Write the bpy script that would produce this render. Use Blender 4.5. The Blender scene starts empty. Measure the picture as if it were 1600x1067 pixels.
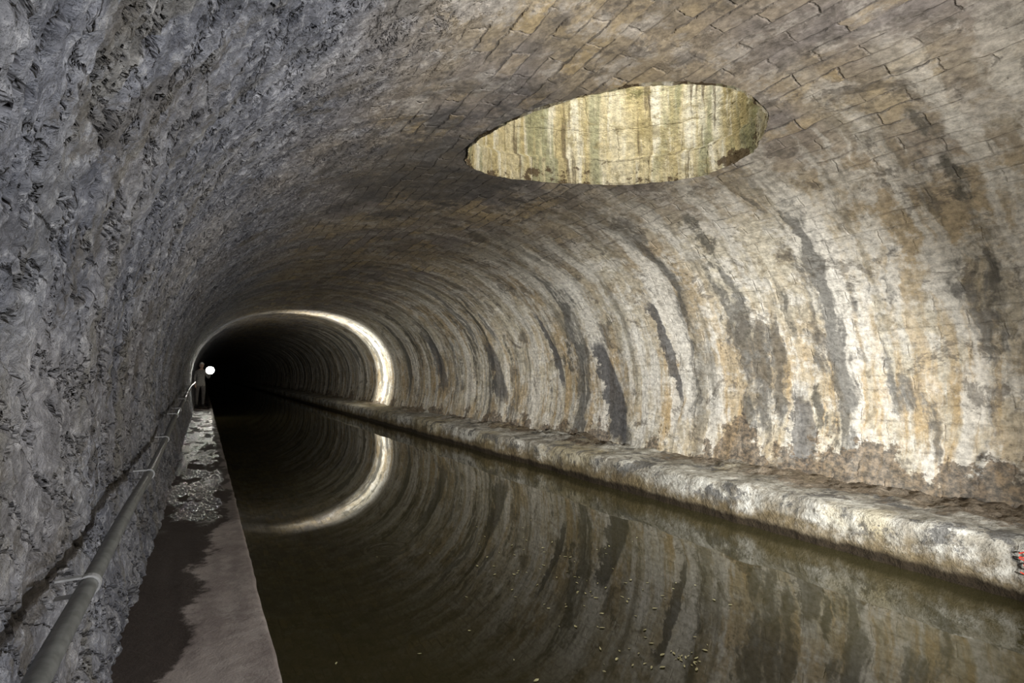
import bpy, bmesh, math, random
import numpy as np
from mathutils import Vector, noise as mnoise
random.seed(4)
S=bpy.context.scene
COL=S.collection

# ------------------------------------------------------------ node helper
class NT:
    def __init__(s,name,disp=None):
        s.m=bpy.data.materials.new(name); s.m.use_nodes=True
        s.t=s.m.node_tree; s.t.nodes.clear()
        s.out=s.t.nodes.new('ShaderNodeOutputMaterial')
        s.p=s.t.nodes.new('ShaderNodeBsdfPrincipled')
        s.t.links.new(s.p.outputs[0],s.out.inputs[0])
        if disp: s.m.displacement_method=disp
    def set(s,sock,v):
        if isinstance(v,bpy.types.NodeSocket): s.t.links.new(v,sock)
        else:
            if isinstance(v,(tuple,list)) and len(v)==3 and sock.type=='RGBA': v=(*v,1)
            sock.default_value=v
    def math(s,op,a,b=0.0,c=0.0,clamp=False):
        n=s.t.nodes.new('ShaderNodeMath'); n.operation=op; n.use_clamp=clamp
        s.set(n.inputs[0],a); s.set(n.inputs[1],b); s.set(n.inputs[2],c); return n.outputs[0]
    def add(s,a,b): return s.math('ADD',a,b)
    def mul(s,a,b): return s.math('MULTIPLY',a,b)
    def sub(s,a,b): return s.math('SUBTRACT',a,b)
    def mx(s,a,b): return s.math('MAXIMUM',a,b)
    def uv(s):
        return s.t.nodes.new('ShaderNodeTexCoord').outputs['UV']
    def pos(s):
        return s.t.nodes.new('ShaderNodeNewGeometry').outputs['Position']
    def sep(s,v):
        n=s.t.nodes.new('ShaderNodeSeparateXYZ'); s.set(n.inputs[0],v); return n.outputs
    def com(s,x,y,z=0.0):
        n=s.t.nodes.new('ShaderNodeCombineXYZ'); s.set(n.inputs[0],x); s.set(n.inputs[1],y); s.set(n.inputs[2],z); return n.outputs[0]
    def noise(s,v,scale=1,detail=5,rough=.55,dist=0.0):
        n=s.t.nodes.new('ShaderNodeTexNoise'); s.set(n.inputs['Vector'],v)
        n.inputs['Scale'].default_value=scale; n.inputs['Detail'].default_value=min(detail,6)
        n.inputs['Roughness'].default_value=rough; n.inputs['Distortion'].default_value=dist
        return n.outputs[0]
    def vor(s,v,scale=1,feat='F1'):
        n=s.t.nodes.new('ShaderNodeTexVoronoi'); s.set(n.inputs['Vector'],v); n.feature=feat
        n.inputs['Scale'].default_value=scale; return n.outputs['Distance']
    def mr(s,v,a,b,c=0.0,d=1.0,smooth=True):
        n=s.t.nodes.new('ShaderNodeMapRange'); n.interpolation_type='SMOOTHSTEP' if smooth else 'LINEAR'
        s.set(n.inputs[0],v)
        for i,k in enumerate((a,b,c,d)): n.inputs[i+1].default_value=k
        return n.outputs[0]
    def mix(s,f,a,b,mode='MIX'):
        n=s.t.nodes.new('ShaderNodeMix'); n.data_type='RGBA'; n.blend_type=mode
        s.set(n.inputs[0],f); s.set(n.inputs[6],a); s.set(n.inputs[7],b); return n.outputs[2]
    def brick(s,v,w,h,mort=.012):
        n=s.t.nodes.new('ShaderNodeTexBrick'); s.set(n.inputs['Vector'],v)
        n.inputs['Scale'].default_value=1; n.inputs['Brick Width'].default_value=w
        n.inputs['Row Height'].default_value=h; n.inputs['Mortar Size'].default_value=mort
        n.inputs['Mortar Smooth'].default_value=1.0
        n.inputs['Color1'].default_value=(0,0,0,1); n.inputs['Color2'].default_value=(1,1,1,1)
        n.inputs['Mortar'].default_value=(.5,.5,.5,1)
        return n.outputs['Color'],n.outputs['Fac']
    def bump(s,h,dist=.02,strength=1):
        n=s.t.nodes.new('ShaderNodeBump'); s.set(n.inputs['Height'],h)
        n.inputs['Distance'].default_value=dist; n.inputs['Strength'].default_value=strength
        s.t.links.new(n.outputs[0],s.p.inputs['Normal']); return n
    def disp(s,h,scale=1.0):
        n=s.t.nodes.new('ShaderNodeDisplacement'); s.set(n.inputs['Height'],h)
        n.inputs['Midlevel'].default_value=0; n.inputs['Scale'].default_value=scale
        s.t.links.new(n.outputs[0],s.out.inputs['Displacement'])
    def fin(s,col=None,rough=.85,spec=.3):
        if col is not None: s.set(s.p.inputs['Base Color'],col)
        s.set(s.p.inputs['Roughness'],rough); s.p.inputs['Specular IOR Level'].default_value=spec
        return s.m

def simple(name,col,rough=.7,metal=0.0,var=.25,sc=30):
    n=NT(name); f=n.noise(n.pos(),sc,4)
    c=n.mix(n.mr(f,.3,.7),tuple(k*(1-var) for k in col),tuple(k*(1+var) for k in col))
    n.p.inputs['Metallic'].default_value=metal
    return n.fin(c,rough)

# ------------------------------------------------------------ wall material
def wall_mat():
    n=NT('stained_tunnel_masonry','BOTH')
    uv=n.uv(); o=n.sep(uv); U,V=o[0],o[1]
    P=n.pos(); px=n.sep(P)
    wz=n.mul(n.sub(n.noise(uv,.7,4),.5),2.4)
    left=n.mr(n.add(V,wz),-1.2,-2.8); right=n.mr(n.add(V,wz),.8,3.0); low=n.mr(V,2.6,5.0)
    side=n.mx(n.mr(V,-2.0,-3.8),n.mr(V,.3,2.4))
    wob=n.noise(uv,1.1,3); wob2=n.noise(uv,2.6,6,.66)
    buv=n.com(n.add(U,n.mul(wob2,.16)),n.add(V,n.add(n.mul(wob2,.10),n.mul(wob,.1))))
    bc,bf0=n.brick(buv,.50,.16,.013)
    bcs=n.sep(bc)[0]
    big=n.noise(uv,.55,4); med=n.noise(uv,2.3,6,.7); fine=n.noise(uv,15,6,.75)
    mott=n.noise(uv,3.4,6,.72,.3)
    bmask=n.mul(n.mr(n.noise(uv,1.9,6,.7),.38,.58),n.sub(1.0,n.mul(right,.66)))
    bmask=n.mul(bmask,n.sub(1.0,n.mul(left,.8)))
    bf=n.mul(bf0,bmask)
    # base colours per zone
    ceil=n.mix(n.mr(big,.40,.60),(.28,.255,.245),(.38,.32,.235))
    ceil=n.mix(n.mul(n.mul(n.mr(bcs,.45,.95),bmask),.85),ceil,(.47,.37,.22))
    ceil=n.mix(n.mul(n.mul(n.mr(bcs,.38,.0),bmask),.6),ceil,(.15,.13,.11))
    ceil=n.mix(n.mul(n.mr(med,.50,.60),.6),ceil,(.53,.50,.465))
    ceil=n.mix(n.mul(n.mr(mott,.525,.61),.65),ceil,(.15,.135,.12))
    ri=n.mix(n.mr(big,.38,.58),(.49,.40,.27),(.60,.555,.45))
    ri=n.mix(n.mul(n.mr(med,.48,.58),.75),ri,(.76,.735,.67))
    ri=n.mix(n.mul(n.mr(mott,.52,.60),.6),ri,(.33,.275,.185))
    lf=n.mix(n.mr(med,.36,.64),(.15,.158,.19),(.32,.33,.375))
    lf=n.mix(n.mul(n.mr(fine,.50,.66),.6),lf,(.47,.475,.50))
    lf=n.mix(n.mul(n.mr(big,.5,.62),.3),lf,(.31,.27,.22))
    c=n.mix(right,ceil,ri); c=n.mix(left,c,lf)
    # transverse streaks (follow the arch)
    wv=n.mul(n.noise(uv,.9,5,.6),1.1)
    st1=n.noise(n.com(n.add(n.mul(U,1.5),wv),n.mul(V,.17)),1.0,6,.6)
    st2=n.noise(n.com(n.add(n.mul(U,4.2),wv),n.mul(V,.35)),1.0,6,.66,.3)
    st3=n.noise(n.com(n.add(n.add(n.mul(U,2.1),20.0),wv),n.mul(V,.18)),1.0,6,.6)
    pat=n.noise(uv,1.3,6,.74)
    pv=n.sub(pat,.5)
    ri_side=n.mr(V,.3,2.4)
    c=n.mix(n.mul(n.mul(n.mr(n.add(st2,n.mul(pv,.4)),.50,.62),low),.75),c,(.47,.335,.165))
    c=n.mix(n.mul(n.mul(n.mr(n.add(st3,n.mul(pv,.35)),.49,.57),n.add(n.mul(ri_side,.8),n.mul(side,.1))),.9),c,(.77,.745,.68))
    c=n.mix(n.mul(n.mul(n.mr(n.add(st2,n.mul(pv,.5)),.47,.36),side),.6),c,(.22,.205,.17))
    dk=n.mul(n.mr(n.add(st1,n.mul(pv,.34)),.545,.60),n.add(.20,n.mul(right,.55)))
    dk=n.mul(dk,n.sub(1.0,n.mul(left,.6)))
    c=n.mix(dk,c,(.095,.095,.09))
    dk2=n.mul(n.mul(n.mr(n.add(st3,n.mul(pv,.6)),.38,.335),side),.8)
    c=n.mix(n.mul(dk2,n.sub(1.0,n.mul(left,.7))),c,(.11,.105,.088))
    # a few heavy wet stains on the lit wall
    def stain(uc,w,v0,v1,sl,amt):
        a=n.math('ABSOLUTE',n.add(n.sub(U,uc),n.add(n.mul(n.sub(V,5.0),sl),n.mul(n.sub(wob2,.5),.5))))
        a=n.add(a,n.mul(pv,w*3.0))
        m=n.mr(a,w,w*.75)
        ve=n.add(V,n.mul(pv,1.2))
        return n.mul(n.mul(m,n.mul(n.mr(ve,v0,v0+.25),n.mr(ve,v1,v1-.2))),amt)
    s_=stain(6.95,.25,3.9,5.75,.30,.9)
    for a in ((5.45,.085,3.2,5.2,.18,.85),(11.0,.32,3.6,5.2,.3,.8),(8.4,.10,3.2,4.9,.25,.85),(3.6,.14,4.6,5.9,.1,.75),(14.5,.35,3.0,5.0,.3,.7)): s_=n.mx(s_,stain(*a))
    c=n.mix(s_,c,(.10,.10,.105))
    # patches everywhere
    p2=n.noise(uv,1.7,6,.74,.5)
    c=n.mix(n.mul(n.mr(p2,.565,.615),.62),c,(.14,.125,.105))
    # damp dark foot of right wall
    ftn=n.add(n.mul(pv,3.0),n.mul(n.sub(n.noise(n.com(n.mul(U,.8),0.0,3.0),1,4,.6),.5),2.4))
    ftn=n.add(ftn,n.mr(U,5.5,3.8,0,.22))
    ft=n.mul(n.mr(n.add(V,ftn),5.61,5.71),.82)
    c=n.mix(ft,c,n.mix(n.mr(fine,.4,.6),(.09,.075,.06),(.21,.155,.10)))
    # soot around the shaft
    dx=n.sub(px[0],2.2); dy=n.sub(px[1],5.3)
    d=n.math('SQRT',n.add(n.mul(dx,dx),n.mul(n.mul(dy,dy),.6)))
    so=n.mr(n.add(d,n.mul(pv,5.0)),1.6,.8,0,1)
    c=n.mix(n.mul(so,n.sub(.75,n.mul(left,.5))),c,(.08,.08,.085))
    # mortar & grain
    c=n.mix(n.mul(bf,.65),c,(.12,.11,.10))
    crk=n.math('ABSOLUTE',n.sub(n.noise(n.com(n.mul(U,2.6),n.add(n.mul(V,5),n.mul(U,2.5)),7.0),1,6,.62,.5),.5))
    c=n.mix(n.mul(n.mr(crk,.018,.0),n.mul(left,.7)),c,(.03,.03,.035))
    c=n.mix(.8,c,n.mix(n.mr(fine,.3,.7,0,1,False),(.33,.33,.33),(1.57,1.57,1.57)),'MULTIPLY')
    # displacement
    lr=n.add(.24,n.mul(left,.95))
    rg=n.noise(n.com(n.mul(U,5),n.add(n.mul(V,10),n.mul(U,3))),1,5,.58,.8)
    pit=n.vor(n.com(n.mul(U,26),n.mul(V,34)),1)
    h=n.mul(bf,-.014)
    h=n.add(h,n.mul(n.sub(rg,.5),n.mul(lr,.058)))
    h=n.add(h,n.mul(n.mr(crk,.0,.026,-1,0),n.mul(left,.030)))
    h=n.add(h,n.mul(pit,n.mul(left,-.010)))
    h=n.add(h,n.mul(n.mul(n.sub(bcs,.5),bmask),.016))
    h=n.add(h,n.mul(n.sub(fine,.5),n.mul(lr,.024)))
    h=n.add(h,n.mul(n.sub(n.noise(n.com(n.mul(U,1.1),n.mul(V,.15)),1,2),.5),.14))
    n.disp(h)
    return n.fin(c,n.mr(fine,.3,.7,.5,.95),.35)
M_wall=wall_mat()

def shaft_mat():
    n=NT('lime_streaked_shaft_lining','BOTH')
    uv=n.uv(); U,V,_=n.sep(uv)
    w_=n.mul(n.noise(uv,2.0,5,.65),.2)
    bc,bf=n.brick(n.com(n.add(U,w_),n.add(V,w_)),.62,.40,.012)
    bcs=n.sep(bc)[0]
    s1=n.noise(n.com(n.mul(U,2.2),n.mul(V,.12)),1,5,.6)
    s2=n.noise(n.com(n.mul(U,7),n.mul(V,.4)),1,6,.68)
    c=n.mix(n.mr(s1,.42,.58),(.46,.39,.22),(.64,.59,.45))
    c=n.mix(n.mul(n.mr(s2,.5,.6),.7),c,(.76,.74,.67))
    c=n.mix(n.mul(n.mr(n.noise(n.com(n.mul(U,1.8),n.mul(V,.15),5.0),1,5,.6),.50,.56),.72),c,(.25,.26,.16))
    c=n.mix(n.mul(n.mr(n.noise(n.com(n.mul(U,6),n.mul(V,.3),9.0),1,5),.57,.61),.8),c,(.14,.11,.07))
    c=n.mix(n.mul(n.mr(n.noise(uv,2.2,6,.74),.54,.60),.6),c,(.32,.27,.14))
    c=n.mix(n.mul(n.mul(n.mr(n.add(V,n.mul(n.noise(uv,3,6,.7),1.2)),1.65,1.95),n.mr(n.noise(uv,5,6,.75),.45,.53)),.8),c,(.10,.11,.04))
    f=n.noise(uv,14,6,.76)
    c=n.mix(n.mul(bf,.3),c,(.14,.12,.08))
    c=n.mix(.8,c,n.mix(n.mr(f,.3,.7,0,1,False),(.33,.33,.33),(1.6,1.6,1.6)),'MULTIPLY')
    c=n.mix(n.mul(n.mr(n.add(V,n.mul(n.sub(n.noise(uv,2.2,6,.7),.5),2.4)),-.01,-.10),.9),c,(.09,.06,.035))
    h=n.add(n.mul(n.sub(f,.5),.07),n.mul(n.sub(n.noise(uv,3.2,5,.6),.5),.12))
    h=n.add(h,n.add(n.mul(bf,-.014),n.mul(bcs,.014)))
    n.disp(h); return n.fin(c,.85,.25)

def conc_mat(name,kind):
    n=NT(name)
    P=n.pos(); x,y,z=n.sep(P)
    f=n.noise(P,16,6,.74); m=n.noise(P,2.4,6,.7); b=n.noise(P,.8,5)
    rough=.85
    if kind=='ledge':
        c=n.mix(n.mr(m,.40,.60),(.29,.27,.225),(.60,.59,.54))
        c=n.mix(n.mul(n.mr(b,.48,.58),.55),c,(.44,.37,.21))
        c=n.mix(n.mul(n.mr(n.noise(P,2.6,6,.74,.4),.52,.58),.8),c,(.10,.10,.10))
        c=n.mix(n.mul(n.mr(n.noise(P,9,6,.75,.2),.54,.62),.6),c,(.16,.14,.105))
        silt=n.mul(n.mr(n.add(x,n.mul(n.sub(m,.5),3.0)),5.55,5.85),n.mr(n.noise(n.com(0.0,n.mul(y,.45),2.0),1,3),.44,.56))
        silt=n.mx(silt,n.mul(n.mr(n.add(x,n.mul(n.sub(m,.5),2.0)),5.40,5.65),n.mr(n.add(y,n.mul(m,1.5)),5.3,4.5)))
        c=n.mix(n.mul(n.mul(silt,n.mr(z,.34,.4)),.85),c,n.mix(f,(.10,.078,.05),(.24,.18,.12)))
        c=n.mix(n.mul(n.mr(n.add(z,n.mul(n.sub(m,.5),.5)),.28,.12),.88),c,(.16,.12,.06))
        c=n.mix(n.mr(n.add(z,n.mul(n.sub(m,.5),.16)),.12,.06),c,(.03,.021,.011))
    else:
        c=n.mix(n.mr(m,.38,.62),(.31,.265,.25),(.47,.415,.39))
        c=n.mix(n.mul(n.mr(n.noise(P,5,6,.68),.52,.62),.5),c,(.57,.52,.49))
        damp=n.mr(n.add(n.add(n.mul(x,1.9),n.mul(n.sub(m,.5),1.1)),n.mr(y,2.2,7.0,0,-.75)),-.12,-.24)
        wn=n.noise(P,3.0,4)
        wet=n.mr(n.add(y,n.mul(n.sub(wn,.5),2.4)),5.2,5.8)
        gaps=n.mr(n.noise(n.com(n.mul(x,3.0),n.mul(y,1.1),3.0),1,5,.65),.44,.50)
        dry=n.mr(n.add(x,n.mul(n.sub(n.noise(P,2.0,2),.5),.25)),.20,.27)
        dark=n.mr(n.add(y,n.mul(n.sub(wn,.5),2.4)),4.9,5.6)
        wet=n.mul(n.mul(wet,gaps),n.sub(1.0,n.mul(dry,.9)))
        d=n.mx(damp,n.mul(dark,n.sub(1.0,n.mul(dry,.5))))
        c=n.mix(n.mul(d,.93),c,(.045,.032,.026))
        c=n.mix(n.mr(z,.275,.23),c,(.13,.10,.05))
        rough=n.mix(wet,(.9,.9,.9),(.08,.08,.08))
        rip=n.noise(n.com(n.mul(x,24),n.mul(y,13),z),1,4,.6)
        hh=n.add(n.mul(n.sub(1.0,wet),n.mul(f,.012)),n.mul(wet,n.mul(rip,.030)))
        n.bump(hh,1.0); n.p.inputs['IOR'].default_value=1.5; return n.fin(c,rough,.5)
    c=n.mix(.75,c,n.mix(n.mr(f,.3,.7,0,1,False),(.38,.38,.38),(1.47,1.47,1.47)),'MULTIPLY')
    n.bump(n.add(n.mul(f,.028),n.mul(m,.07)),1.0)
    return n.fin(c,rough,.3)

# ------------------------------------------------------------ tunnel profile
XC,A,ZS,B,NE=2.95,3.35,1.36,2.58,2.25
def arch_z(x):
    q=min(1,abs((x-XC)/A)); return ZS+B*(1-q**NE)**(1/NE)
pts=[]
for z in np.linspace(-.5,ZS,60,endpoint=False): pts.append((-.40+.12*min(1.5,((ZS-z)/1.06))**2,z))
for t in np.linspace(math.pi,0,900):
    c,s=math.cos(t),math.sin(t)
    pts.append((XC+A*math.copysign(abs(c)**(2/NE),c),ZS+B*abs(s)**(2/NE)))
for z in np.linspace(ZS,-.5,60)[1:]: pts.append((6.30-.16*min(1.5,((ZS-z)/.95))**2,z))
pts=np.array(pts)
arc=np.r_[0,np.cumsum(np.hypot(*np.diff(pts,axis=0).T))]
NS=620
sa=np.linspace(0,arc[-1],NS+1)
PX=np.interp(sa,arc,pts[:,0]); PZ=np.interp(sa,arc,pts[:,1])
crown=np.interp(XC,PX[100:-100],sa[100:-100])
ys=[-6.0]
while ys[-1]<119.4:
    y=ys[-1]
    ys.append(y+(.12 if y<0 else .03 if y<.7 else max(.011,.0052*y)))
ys[-1]=119.4
ys=np.array(ys); NY=len(ys)
YY,XX=np.meshgrid(ys,PX,indexing='ij'); _,ZZ=np.meshgrid(ys,PZ,indexing='ij'); _,VV=np.meshgrid(ys,sa-crown,indexing='ij')
XX=XX.copy();ZZ=ZZ.copy();YY=YY.copy()
# shaft footprint
SCX,SCY,SA,SB,SANG=3.36,3.80,1.48,.92,math.radians(125)
ca,sn=math.cos(SANG),math.sin(SANG)
def loc(x,y): return (((x-SCX)*ca+(y-SCY)*sn)/SA,(-(x-SCX)*sn+(y-SCY)*ca)/SB)
def rim(t): return 1+.012*math.sin(3*t+1)+.005*math.sin(11*t)+.003*math.sin(23*t+2)
lx,ly=loc(XX,YY); th=np.arctan2(ly,lx); RIM=1+.012*np.sin(3*th+1)+.005*np.sin(11*th)+.003*np.sin(23*th+2)
rr=np.hypot(lx,ly)/RIM; up=(ZZ>2.2)
inside=(rr<1)&up
idx=np.arange(NY*(NS+1)).reshape(NY,NS+1)
q=np.stack([idx[:-1,:-1],idx[1:,:-1],idx[1:,1:],idx[:-1,1:]],-1).reshape(-1,4)
allin=inside.reshape(-1)[q].all(1)
q=q[~allin]
m=inside.copy()
k=1/np.maximum(rr,1e-6)
nlx,nly=lx*k,ly*k
nx=SCX+nlx*SA*ca-nly*SB*sn; ny=SCY+nlx*SA*sn+nly*SB*ca
XX[m]=nx[m]; YY[m]=ny[m]
qq=np.clip(np.abs((XX-XC)/A),0,1); ZZ[m]=(ZS+B*(1-qq**NE)**(1/NE))[m]
co=np.stack([XX,YY,ZZ],-1).reshape(-1,3)
used=np.zeros(len(co),bool); used[q.reshape(-1)]=True
rem=np.cumsum(used)-1; q=rem[q]; uvv=np.stack([YY,VV],-1).reshape(-1,2)[used]; co=co[used]

def fastmesh(name,co,q,uv=None,mat=None,smooth=True):
    me=bpy.data.meshes.new(name)
    me.vertices.add(len(co)); me.vertices.foreach_set('co',np.asarray(co,dtype=np.float32).reshape(-1))
    q=np.asarray(q,dtype=np.int32); me.loops.add(q.size); me.loops.foreach_set('vertex_index',q.reshape(-1))
    me.polygons.add(len(q)); me.polygons.foreach_set('loop_start',np.arange(0,q.size,4,dtype=np.int32))
    me.update(calc_edges=True)
    me.polygons.foreach_set('use_smooth',np.full(len(q),smooth))
    if uv is not None:
        l=me.uv_layers.new(name='UVMap'); l.data.foreach_set('uv',np.asarray(uv,dtype=np.float32)[q.reshape(-1)].reshape(-1))
    if mat: me.materials.append(mat)
    ob=bpy.data.objects.new(name,me); COL.objects.link(ob); return ob
# orientation: normals inwards
tun=fastmesh('tunnel_vault',co,q[:,::-1],uvv,M_wall)
c0=tun.data.polygons[len(q)//2]
if (Vector((XC,c0.center.y,1.5))-c0.center).dot(c0.normal)<0: tun.data.flip_normals()

# shaft
nt,nz=420,260
sc=[];suv=[]
for j in range(nz+1):
    for i in range(nt+1):
        t=2*math.pi*i/nt
        f=(j/nz)**1.5
        # the throat through the vault is tight, above it the lining steps back a little
        st=f*5.6; back=.0 if st<.30 else min(.06,(st-.30)*1.2)
        r_=rim(t)+back; a,b=math.cos(t)*SA*r_,math.sin(t)*SB*r_
        x=SCX+a*ca-b*sn; y=SCY+a*sn+b*ca; z0=arch_z(x)-.02
        z=z0+(9.5-z0)*f
        sc.append((x,y,z)); suv.append((t*1.28,z-z0))
sq=[(j*(nt+1)+i,(j+1)*(nt+1)+i,(j+1)*(nt+1)+i+1,j*(nt+1)+i+1) for j in range(nz) for i in range(nt)]
sh=fastmesh('ventilation_shaft',sc,sq,suv,shaft_mat())
p0=sh.data.polygons[nt*100]
if (Vector((SCX,SCY,p0.center.z))-p0.center).dot(p0.normal)<0: sh.data.flip_normals()
# shaft cap
bm=bmesh.new()
r=[bm.verts.new((SCX+math.cos(2*math.pi*i/64)*SA*1.1*ca-math.sin(2*math.pi*i/64)*SB*1.1*sn,SCY+math.cos(2*math.pi*i/64)*SA*1.1*sn+math.sin(2*math.pi*i/64)*SB*1.1*ca,9.5)) for i in range(64)]
bm.faces.new(r); me=bpy.data.meshes.new('cap_slab'); bm.to_mesh(me); me.materials.append(simple('dark_shaft_cap',(.05,.05,.05)))
o=bpy.data.objects.new('cap_slab',me); COL.objects.link(o); o.parent=sh

# ------------------------------------------------------------ strip lofts (path, ledge)
def N(*a): return mnoise.noise(Vector(a))
def loft(name,secfn,ys,mat):
    vs=[];n=None
    for y in ys:
        s=secfn(y); n=len(s)
        for (x,z) in s: vs.append((x,y,z))
    fs=[(j*n+i,(j+1)*n+i,(j+1)*n+i+1,j*n+i+1) for j in range(len(ys)-1) for i in range(n-1)]
    return fastmesh(name,vs,fs,None,mat)
yl=[-6.0]
while yl[-1]<118.5: yl.append(yl[-1]+(.1 if yl[-1]<.5 else max(.02,.012*yl[-1])))
def path(y):
    e=.33+.012*N(y*1.3,0,0)+.010*N(y*6,3,0)
    cut=max(0,min(1,(2.1-y)/.25)); cut=cut*cut*(3-2*cut)
    b=max(0,min(1,(y-1.0)/.3)); cut*=b
    e2=e-.10*cut+.012*cut*N(y*12,5,5)
    s=[(-.42+(e2-.02+.42)*i/26,.30+.006*N(i*.35,y*2,0)) for i in range(27)]
    s+=[(e2-.006,.296),(e2,.285),(e2+.02*cut+.002,.26),(e+.004+.02*cut,.21-.06*cut),(e+.01+.02*cut,.12),(e+.012,0),(e+.012,-.6)]
    return s
towpath=loft('towpath',path,yl,conc_mat('damp_towpath_concrete','path'))
def ledge(y):
    e=5.0+.05*N(y*.6,7,0)+.035*N(y*2.6,1,0)+.018*N(y*9,2,0)
    ch=.07*max(0,N(y*1.1,3,8))*2
    zt=.41+.035*N(y*.5,4,4)+.02*N(y*3,9,0)
    s=[(e+.02,-.6),(e+.01,-.02),(e+.01+.025*N(y*4,.0,5),.06),(e-.005+.015*N(y*9,.1,5),.14),(e+.03*N(y*5,.2,5),.22),(e+.006+.02*N(y*8,.3,5),zt-.10),(e+.01+ch+.02*N(y*7,.5,5),zt-.05),(e+.035+ch,zt-.02),(e+.08+ch*1.5,zt-.005)]
    x0=s[-1][0]
    for i in range(1,44):
        x=x0+(6.38-x0)*i/43
        d=max(0,(x-5.40))*(.5+.5*max(-1,min(1,3*N(y*.45,11,0)+.3)))
        s.append((x,zt+.018*N(x*5,y*5,0)+.12*d*(.6+N(x*3,y*2.2,4))+.055*N(x*11,y*9,1)*min(1,d*3)+.025*N(x*30,y*28,1)*min(1,d*3)))
    return s
led=loft('canal_side_ledge',ledge,yl,conc_mat('patchy_ledge_concrete','ledge'))
for ob in (towpath,led):
    me=ob.data; ps=[p for p in me.polygons if abs(p.normal.z)>.9]
    if ps[len(ps)//2].normal.z<0: me.flip_normals()

# ------------------------------------------------------------ water
n=NT('still_canal_water'); P=n.pos(); x,y,z=n.sep(P)
big=n.noise(P,.5,3)
dx=n.sub(x,1.5); dy=n.sub(y,4.75)
d=n.math('SQRT',n.add(n.mul(dx,dx),n.mul(dy,dy)))
rip=n.mul(n.math('SINE',n.mul(d,60)),n.mul(n.mr(d,.28,.1),.0004))
h=n.add(n.mul(n.noise(P,1.2,1),.0010),rip)
n.bump(h,1.0)
wm=n.fin(n.mix(big,(.034,.031,.013),(.060,.053,.024)),.02,.5)
n.p.inputs['IOR'].default_value=1.54
wat=fastmesh('canal_water',[(.335,-6,0),(5.05,-6,0),(5.05,118.5,0),(.335,118.5,0)],[(0,1,2,3)],None,wm)

# tunnel far end: added black sheet standing in for the darkness beyond
fe=fastmesh('dark_end_cap',[(-1,119.5,-.6),(7,119.5,-.6),(7,119.5,4.2),(-1,119.5,4.2)],[(0,1,2,3)],None,simple('black_end_cap',(.02,.02,.02)))

# ------------------------------------------------------------ floating leaves
bm=bmesh.new()
def leaf(x,y,s):
    a=random.uniform(0,6.28); w=random.uniform(.3,.6)
    v=[bm.verts.new((x+math.cos(a)*p*s-math.sin(a)*q2*s*w,y+math.sin(a)*p*s+math.cos(a)*q2*s*w,.003+random.uniform(0,.003))) for p,q2 in ((-1,0),(-.5,.7),(.3,.8),(1,0),(.3,-.8),(-.5,-.7))]
    bm.faces.new(v)
for cx,cy,k,sp in ((2.36,2.06,16,.05),(2.3,2.15,12,.14),(1.6,2.3,10,.25),(2.3,2.6,20,.35),(2.6,3.3,26,.4),(1.6,2.0,6,.3),(2.9,3.2,20,.5),(1.2,3.0,5,.4),(2.4,4.1,28,.4)):
    for i in range(k): leaf(random.gauss(cx,sp),random.gauss(cy,sp),random.uniform(.007,.020))
me=bpy.data.meshes.new('floating_leaves'); bm.to_mesh(me); me.materials.append(simple('yellowed_leaf',(.85,.83,.5),.6))
o=bpy.data.objects.new('floating_leaves',me); COL.objects.link(o)

# ------------------------------------------------------------ conduit with clips
em=bpy.data.objects.new('handrail_conduit',None); COL.objects.link(em)
def tube(name,P3,r,mat,parent=None,res=10):
    cu=bpy.data.curves.new(name,'CURVE'); cu.dimensions='3D'; cu.bevel_depth=r; cu.bevel_resolution=5; cu.use_fill_caps=True
    sp=cu.splines.new('BEZIER'); sp.bezier_points.add(len(P3)-1)
    for b,p in zip(sp.bezier_points,P3): b.co=p; b.handle_left_type=b.handle_right_type='AUTO'
    cu.resolution_u=res
    o=bpy.data.objects.new(name,cu); cu.materials.append(mat); COL.objects.link(o)
    dg=bpy.context.evaluated_depsgraph_get(); me=bpy.data.meshes.new_from_object(o.evaluated_get(dg))
    bpy.data.objects.remove(o); o=bpy.data.objects.new(name,me); COL.objects.link(o)
    for p in me.polygons: p.use_smooth=True
    if parent: o.parent=parent
    return o
cp=[(-.5,.985),(.6,.99),(1.4,1.0),(1.95,.99),(2.8,1.01),(3.7,1.02),(4.6,1.02),(5.4,1.04),(6.1,1.10),(6.9,1.14),(8.2,1.13),(9.6,1.2),(11.5,1.24),(14,1.30),(18,1.32),(22.6,1.32)]
M_pipe=simple('grey_painted_conduit',(.155,.16,.155),.36,.0)
M_clip=simple('galvanised_clip',(.50,.51,.52),.45,.2)
tube('pipe',[(-.262+.006*math.sin(y*2.1),y,z) for y,z in cp],.024,M_pipe,em)
def pz(y): return float(np.interp(y,[c[0] for c in cp],[c[1] for c in cp]))
for i,y in enumerate((1.95,3.7,5.4,6.9,8.2,9.6,11.5,14,18)):
    z=pz(y); bm=bmesh.new(); X=-.262+.006*math.sin(y*2.1)
    ring=[]
    for w in (-.012,.012):
        for rad in (.0243,.030):
            ring.append([bm.verts.new((X+rad*math.cos(t),y+w,z+rad*math.sin(t))) for t in np.linspace(-math.pi*.9,math.pi*.9,20)])
    for a,b in ((0,1),(1,3),(3,2),(2,0)):
        for k in range(19): bm.faces.new((ring[a][k],ring[a][k+1],ring[b][k+1],ring[b][k]))
    for sgn in (-1,1):
        g=bmesh.ops.create_cube(bm,size=1)['verts']
        for v in g: v.co=Vector((X-.045+v.co.x*.06,y+v.co.y*.022,z+sgn*.025+v.co.z*.006))
    me=bpy.data.meshes.new('clip'); bm.to_mesh(me); me.materials.append(M_clip)
    o=bpy.data.objects.new('clip_%d'%(i+1),me); o.parent=em; COL.objects.link(o)

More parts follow.
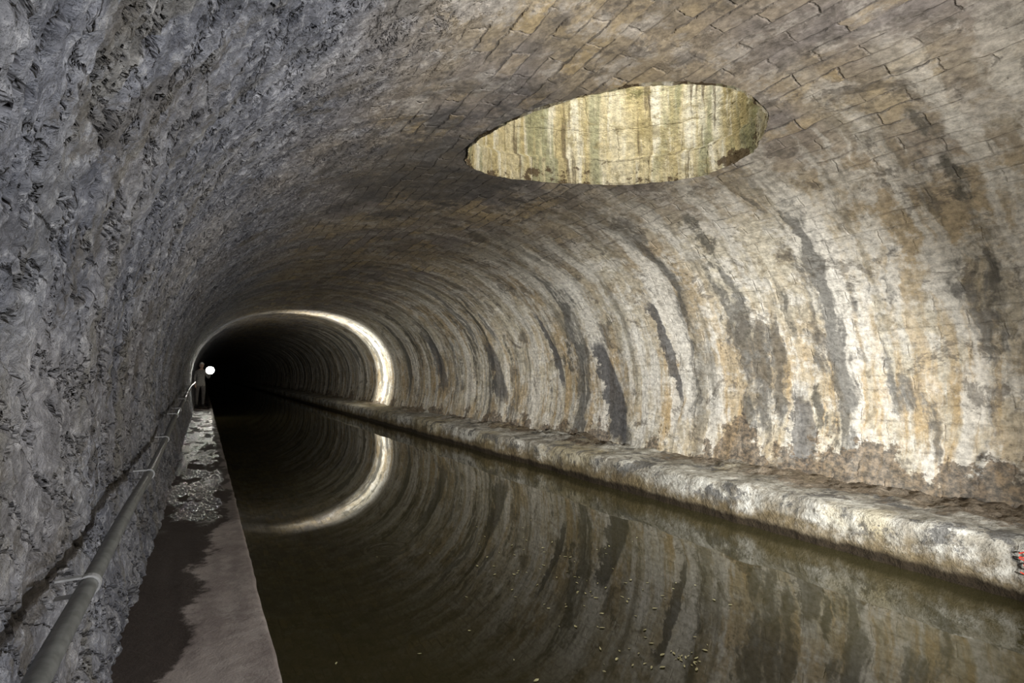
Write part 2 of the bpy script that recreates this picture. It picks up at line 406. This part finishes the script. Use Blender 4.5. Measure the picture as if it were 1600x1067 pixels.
# ------------------------------------------------------------ red painted marks on ledge face
rp=simple('red_paint',(.55,.05,.03))
gm=bpy.data.objects.new('painted_red_marking',None); COL.objects.link(gm)
for k,st_ in enumerate(([(1.33,.345),(1.29,.355),(1.30,.32),(1.33,.315),(1.30,.30)],[(1.31,.27),(1.28,.285),(1.265,.265),(1.29,.245),(1.31,.265)],[(1.33,.215),(1.30,.205),(1.27,.215)])):
    tube('stroke_%d'%(k+1),[(4.972,a,b) for a,b in st_],.0045,rp,gm)

# ------------------------------------------------------------ person
def skin(name,J,E,R,root,sub=2):
    me=bpy.data.meshes.new(name); me.from_pydata(J,E,[]); o=bpy.data.objects.new(name,me); COL.objects.link(o)
    sk=o.modifiers.new('s','SKIN'); sk.use_smooth_shade=True
    for i,r in enumerate(R):
        v=me.skin_vertices[0].data[i]; v.radius=(r,r) if not isinstance(r,tuple) else r; v.use_root=(i==root)
    ss=o.modifiers.new('u','SUBSURF'); ss.levels=ss.render_levels=sub
    dg=bpy.context.evaluated_depsgraph_get(); m2=bpy.data.meshes.new_from_object(o.evaluated_get(dg))
    bpy.data.objects.remove(o); o=bpy.data.objects.new(name,m2); COL.objects.link(o)
    for p in m2.polygons: p.use_smooth=True
    return o
per=bpy.data.objects.new('man_holding_lamp',None); COL.objects.link(per)
J=[(0,0,.95),(0,0,1.10),(.01,-.01,1.28),(.02,-.03,1.43),(.02,-.04,1.52),(.02,-.05,1.58),
   (.10,0,.88),(.11,-.04,.50),(.11,.02,.10),(.12,-.10,.045),
   (-.10,0,.88),(-.11,-.02,.50),(-.11,.03,.10),(-.13,-.10,.045),
   (.19,-.02,1.40),(.27,-.06,1.17),(.30,-.26,1.32),(.30,-.32,1.36),
   (-.15,-.02,1.40),(-.20,.02,1.14),(-.17,-.12,.93),(-.165,-.15,.89)]
E=[(0,1),(1,2),(2,3),(3,4),(4,5),(0,6),(6,7),(7,8),(8,9),(0,10),(10,11),(11,12),(12,13),(3,14),(14,15),(15,16),(16,17),(3,18),(18,19),(19,20),(20,21)]
R=[(.16,.115),(.145,.11),(.165,.12),(.13,.10),.06,.055,.095,.068,.05,.045,.095,.068,.05,.045,.075,.055,.042,.03,.075,.055,.042,.03]
body=skin('body',J,E,R,0)
me=body.data
for c in (simple('grey_jacket',(.26,.25,.235),.8),simple('dark_trousers',(.13,.12,.115),.85),simple('black_boots',(.03,.03,.03),.5),simple('skin',(.55,.37,.28),.55,0,.05)): me.materials.append(c)
for p in me.polygons:
    c=p.center
    hand=(c-Vector(J[17])).length<.05 or (c-Vector(J[21])).length<.05
    p.material_index=3 if hand or c.z>1.49 else (2 if c.z<.16 else (1 if c.z<.92 and abs(c.x)<.19 and c.z<.87 else 0))
body.parent=per
# head
bm=bmesh.new(); bmesh.ops.create_uvsphere(bm,u_segments=32,v_segments=24,radius=1)
for v in bm.verts:
    x,y,z=v.co
    w=.076*(1-.18*max(0,-z)); 
    v.co=Vector((x*w,y*.095*(1-.12*max(0,-z)),z*.118))
    if y<-.5 and z<-.3: v.co.y-=.006
    d=math.hypot(x/.16,(z+.12)/.28)
    if y<0 and d<1: v.co.y-=.022*(1-d)
    for sx in (-.38,.38):
        d=math.hypot((x-sx)/.2,(z-.1)/.14)
        if y<0 and d<1: v.co.y+=.009*(1-d)
for sx in (-1,1):
    g=bmesh.ops.create_uvsphere(bm,u_segments=10,v_segments=8,radius=1)['verts']
    for v in g: v.co=Vector((sx*.076+v.co.x*.01,.005+v.co.y*.02,-.005+v.co.z*.032))
me=bpy.data.meshes.new('head'); bm.to_mesh(me)
me.materials.append(bpy.data.materials['skin']); me.materials.append(simple('grey_hair',(.35,.33,.3),.8)); me.materials.append(simple('eye_dark',(.03,.02,.02),.3)); me.materials.append(simple('lips',(.35,.13,.1),.5))
for p in me.polygons:
    p.use_smooth=True; c=p.center
    if c.z>.055-(.09 if c.y>-.02 else 0) : p.material_index=1 if abs(c.x)<.074 else 0
    if c.y<-.06 and abs(abs(c.x)-.029)<.01 and abs(c.z-.012)<.007: p.material_index=2
    if c.y<-.06 and abs(c.x)<.022 and abs(c.z+.062)<.006: p.material_index=3
hd=bpy.data.objects.new('head',me); COL.objects.link(hd); hd.parent=per; hd.location=(.02,-.065,1.665); hd.rotation_euler=(.08,0,.45)
# cap
bm=bmesh.new(); bmesh.ops.create_uvsphere(bm,u_segments=28,v_segments=16,radius=1)
bmesh.ops.delete(bm,geom=[v for v in bm.verts if v.co.z<.25],context='VERTS')
for v in bm.verts:
    v.co=Vector((v.co.x*.085,v.co.y*.105,v.co.z*.13))
    if v.co.y<-.07 and v.co.z<.05: v.co.y-=.05
me=bpy.data.meshes.new('cap'); bm.to_mesh(me); me.materials.append(simple('pale_cap',(.6,.59,.56),.8))
cp_=bpy.data.objects.new('cap',me); COL.objects.link(cp_); cp_.parent=hd
# hands with fingers
def hand(name,w,fw,sd,curl):
    w=Vector(w);fw=Vector(fw).normalized();sd=Vector(sd).normalized();up=fw.cross(sd)
    parts=[]
    J=[w-fw*.03,w,w+fw*.045,w+fw*.085];parts.append(skin('palm',J,[(0,1),(1,2),(2,3)],[.026,(.028,.02),(.038,.018),(.036,.016)],0,1))
    for k,(o_,L) in enumerate(((-.028,.068),(-.010,.078),(.009,.074),(.027,.058))):
        b=w+fw*.075+sd*o_; a=0;Jf=[b]
        for s_ in (.45,.32,.25):
            a+=curl; b=b+(fw*math.cos(a)+up*math.sin(a))*L*s_; Jf.append(b)
        parts.append(skin('finger_%d'%(k+1),Jf,[(0,1),(1,2),(2,3)],[.0095,.009,.008,.007],0,1))
    b=w+fw*.02-sd*.03
    parts.append(skin('thumb',[b,b-sd*.02+fw*.025+up*.01,b-sd*.02+fw*.05+up*.025,b-sd*.01+fw*.065+up*.04],[(0,1),(1,2),(2,3)],[.013,.011,.01,.008],0,1))
    for p in parts: p.data.materials.clear(); p.data.materials.append(bpy.data.materials['skin']); p.name=name+'_'+p.name.split('.')[0]; p.parent=per
hand('right_hand',J[17],(.05,-.6,.5),(1,0,0),.75)
hand('left_hand',J[21],(.05,-.3,-.9),(0,1,0),.4)
# lamp in hand
lampm=NT('lamp_lens'); lampm.t.nodes.remove(lampm.p); e=lampm.t.nodes.new('ShaderNodeEmission'); e.inputs[0].default_value=(1,.98,.86,1); e.inputs[1].default_value=110
lampm.t.links.new(e.outputs[0],lampm.out.inputs[0])
def lathe(name,prof,mat,seg=32):
    bm=bmesh.new(); rs=[[bm.verts.new((r*math.cos(2*math.pi*i/seg),h,r*math.sin(2*math.pi*i/seg))) for i in range(seg)] for r,h in prof]
    for a,b in zip(rs,rs[1:]):
        for i in range(seg): bm.faces.new((a[i],a[(i+1)%seg],b[(i+1)%seg],b[i]))
    me=bpy.data.meshes.new(name); bm.to_mesh(me); me.materials.append(mat)
    for p in me.polygons: p.use_smooth=True
    o=bpy.data.objects.new(name,me); COL.objects.link(o); o.parent=per; return o
LC=Vector((.31,-.42,1.47))
a=lathe('lamp_housing',[(.001,.12),(.07,.12),(.09,.07),(.135,-.01),(.155,-.02),(.155,-.035),(.145,-.035),(.142,-.02)],simple('lamp_black',(.03,.03,.03),.4)); a.location=LC
b=lathe('lamp_lens_disc',[(.142,-.022),(.09,-.038),(.045,-.048),(.001,-.052)],lampm.m); b.location=LC
hnd=tube('lamp_handle',[LC+Vector((0,.03,-.07)),LC+Vector((0,.05,-.11)),LC+Vector((0,.05,-.16))],.016,bpy.data.materials['lamp_black'],per)
per.location=(-.10,23.6,.302)

# ------------------------------------------------------------ lights
def aim(o,t): o.rotation_euler=(Vector(t)-o.location).to_track_quat('-Z','Y').to_euler()
def light(name,typ,locn,W,col,rad=.1,target=None,cone=60,blend=1):
    L=bpy.data.lights.new(name,typ); L.energy=W; L.color=col; L.shadow_soft_size=rad
    if typ=='SPOT': L.spot_size=math.radians(cone); L.spot_blend=blend
    o=bpy.data.objects.new(name,L); COL.objects.link(o); o.location=locn
    if target: aim(o,target)
    return o
light('key_torch','SPOT',(1.9,-1.6,1.5),3800,(1,.985,.95),.12,(6.2,5.4,1.0),50)
light('fill_torch','POINT',(2.4,-2.0,1.3),270,(1,.95,.89),.15)
light('left_wall_torch','SPOT',(2.9,-.2,1.6),270,(.91,.95,1),.05,(-.4,3.2,2.4),96)
light('deep_torch','SPOT',(2.0,-1.4,1.7),6000,(1,.955,.87),.12,(5.0,13,1.4),28)
light('vault_torch','SPOT',(2.6,-1.5,1.0),900,(1,.95,.88),.12,(3.0,5.0,3.8),80)
light('shaft_torch','SPOT',(2.95,2.85,6.0),560,(1,.95,.80),.10,(4.0,4.4,4.6),120)
light('hand_lamp_beam','SPOT',(per.location.x+.31,23.6-.50,1.77),75,(1,.96,.85),.05,(.1,6,.3),60)
# unseen point light added, beam shaped by nodes into a collar on the vault
rg=light('added_collar_light','POINT',(3.1,20.5,1.6),1250,(1,.98,.90),.03)
L=rg.data; L.use_nodes=True; t=L.node_tree; em_=[x for x in t.nodes if x.type=='EMISSION'][0]
tc=t.nodes.new('ShaderNodeTexCoord'); sx=t.nodes.new('ShaderNodeSeparateXYZ'); t.links.new(tc.outputs['Normal'],sx.inputs[0])
def lmr(v,a,b,c,d):
    m1=t.nodes.new('ShaderNodeMapRange'); m1.interpolation_type='SMOOTHSTEP'
    for i,k in enumerate((a,b,c,d)): m1.inputs[i+1].default_value=k
    t.links.new(v,m1.inputs[0]); return m1.outputs[0]
def lmath(op,a,b):
    x=t.nodes.new('ShaderNodeMath'); x.operation=op
    for i,k in enumerate((a,b)):
        if isinstance(k,bpy.types.NodeSocket): t.links.new(k,x.inputs[i])
        else: x.inputs[i].default_value=k
    return x.outputs[0]
ab=lmath('ABSOLUTE',sx.outputs[1],0.0)
st=lmath('MULTIPLY',lmr(ab,.42,.0,0.0,1),lmr(sx.outputs[2],-.42,-.30,0,1))
st=lmath('MULTIPLY',st,lmr(sx.outputs[0],-.5,.95,.06,1.1))
st=lmath('ADD',st,lmath('MULTIPLY',lmr(sx.outputs[1],.3,.7,0,.045),lmr(sx.outputs[2],-.3,0,0,1)))
t.links.new(st,em_.inputs['Strength'])

W=bpy.data.worlds.new('W'); S.world=W; W.use_nodes=True
W.node_tree.nodes['Background'].inputs[0].default_value=(.5,.55,.65,1); W.node_tree.nodes['Background'].inputs[1].default_value=.0

# ------------------------------------------------------------ camera
cam=bpy.data.cameras.new('camera'); cam.lens=18; cam.sensor_width=36; cam.clip_start=.02; cam.clip_end=300
co_=bpy.data.objects.new('camera',cam); COL.objects.link(co_); co_.location=(0,0,1.6)
co_.rotation_euler=(math.radians(93.72),0,math.radians(-31.0)); S.camera=co_
S.view_settings.view_transform='Standard'
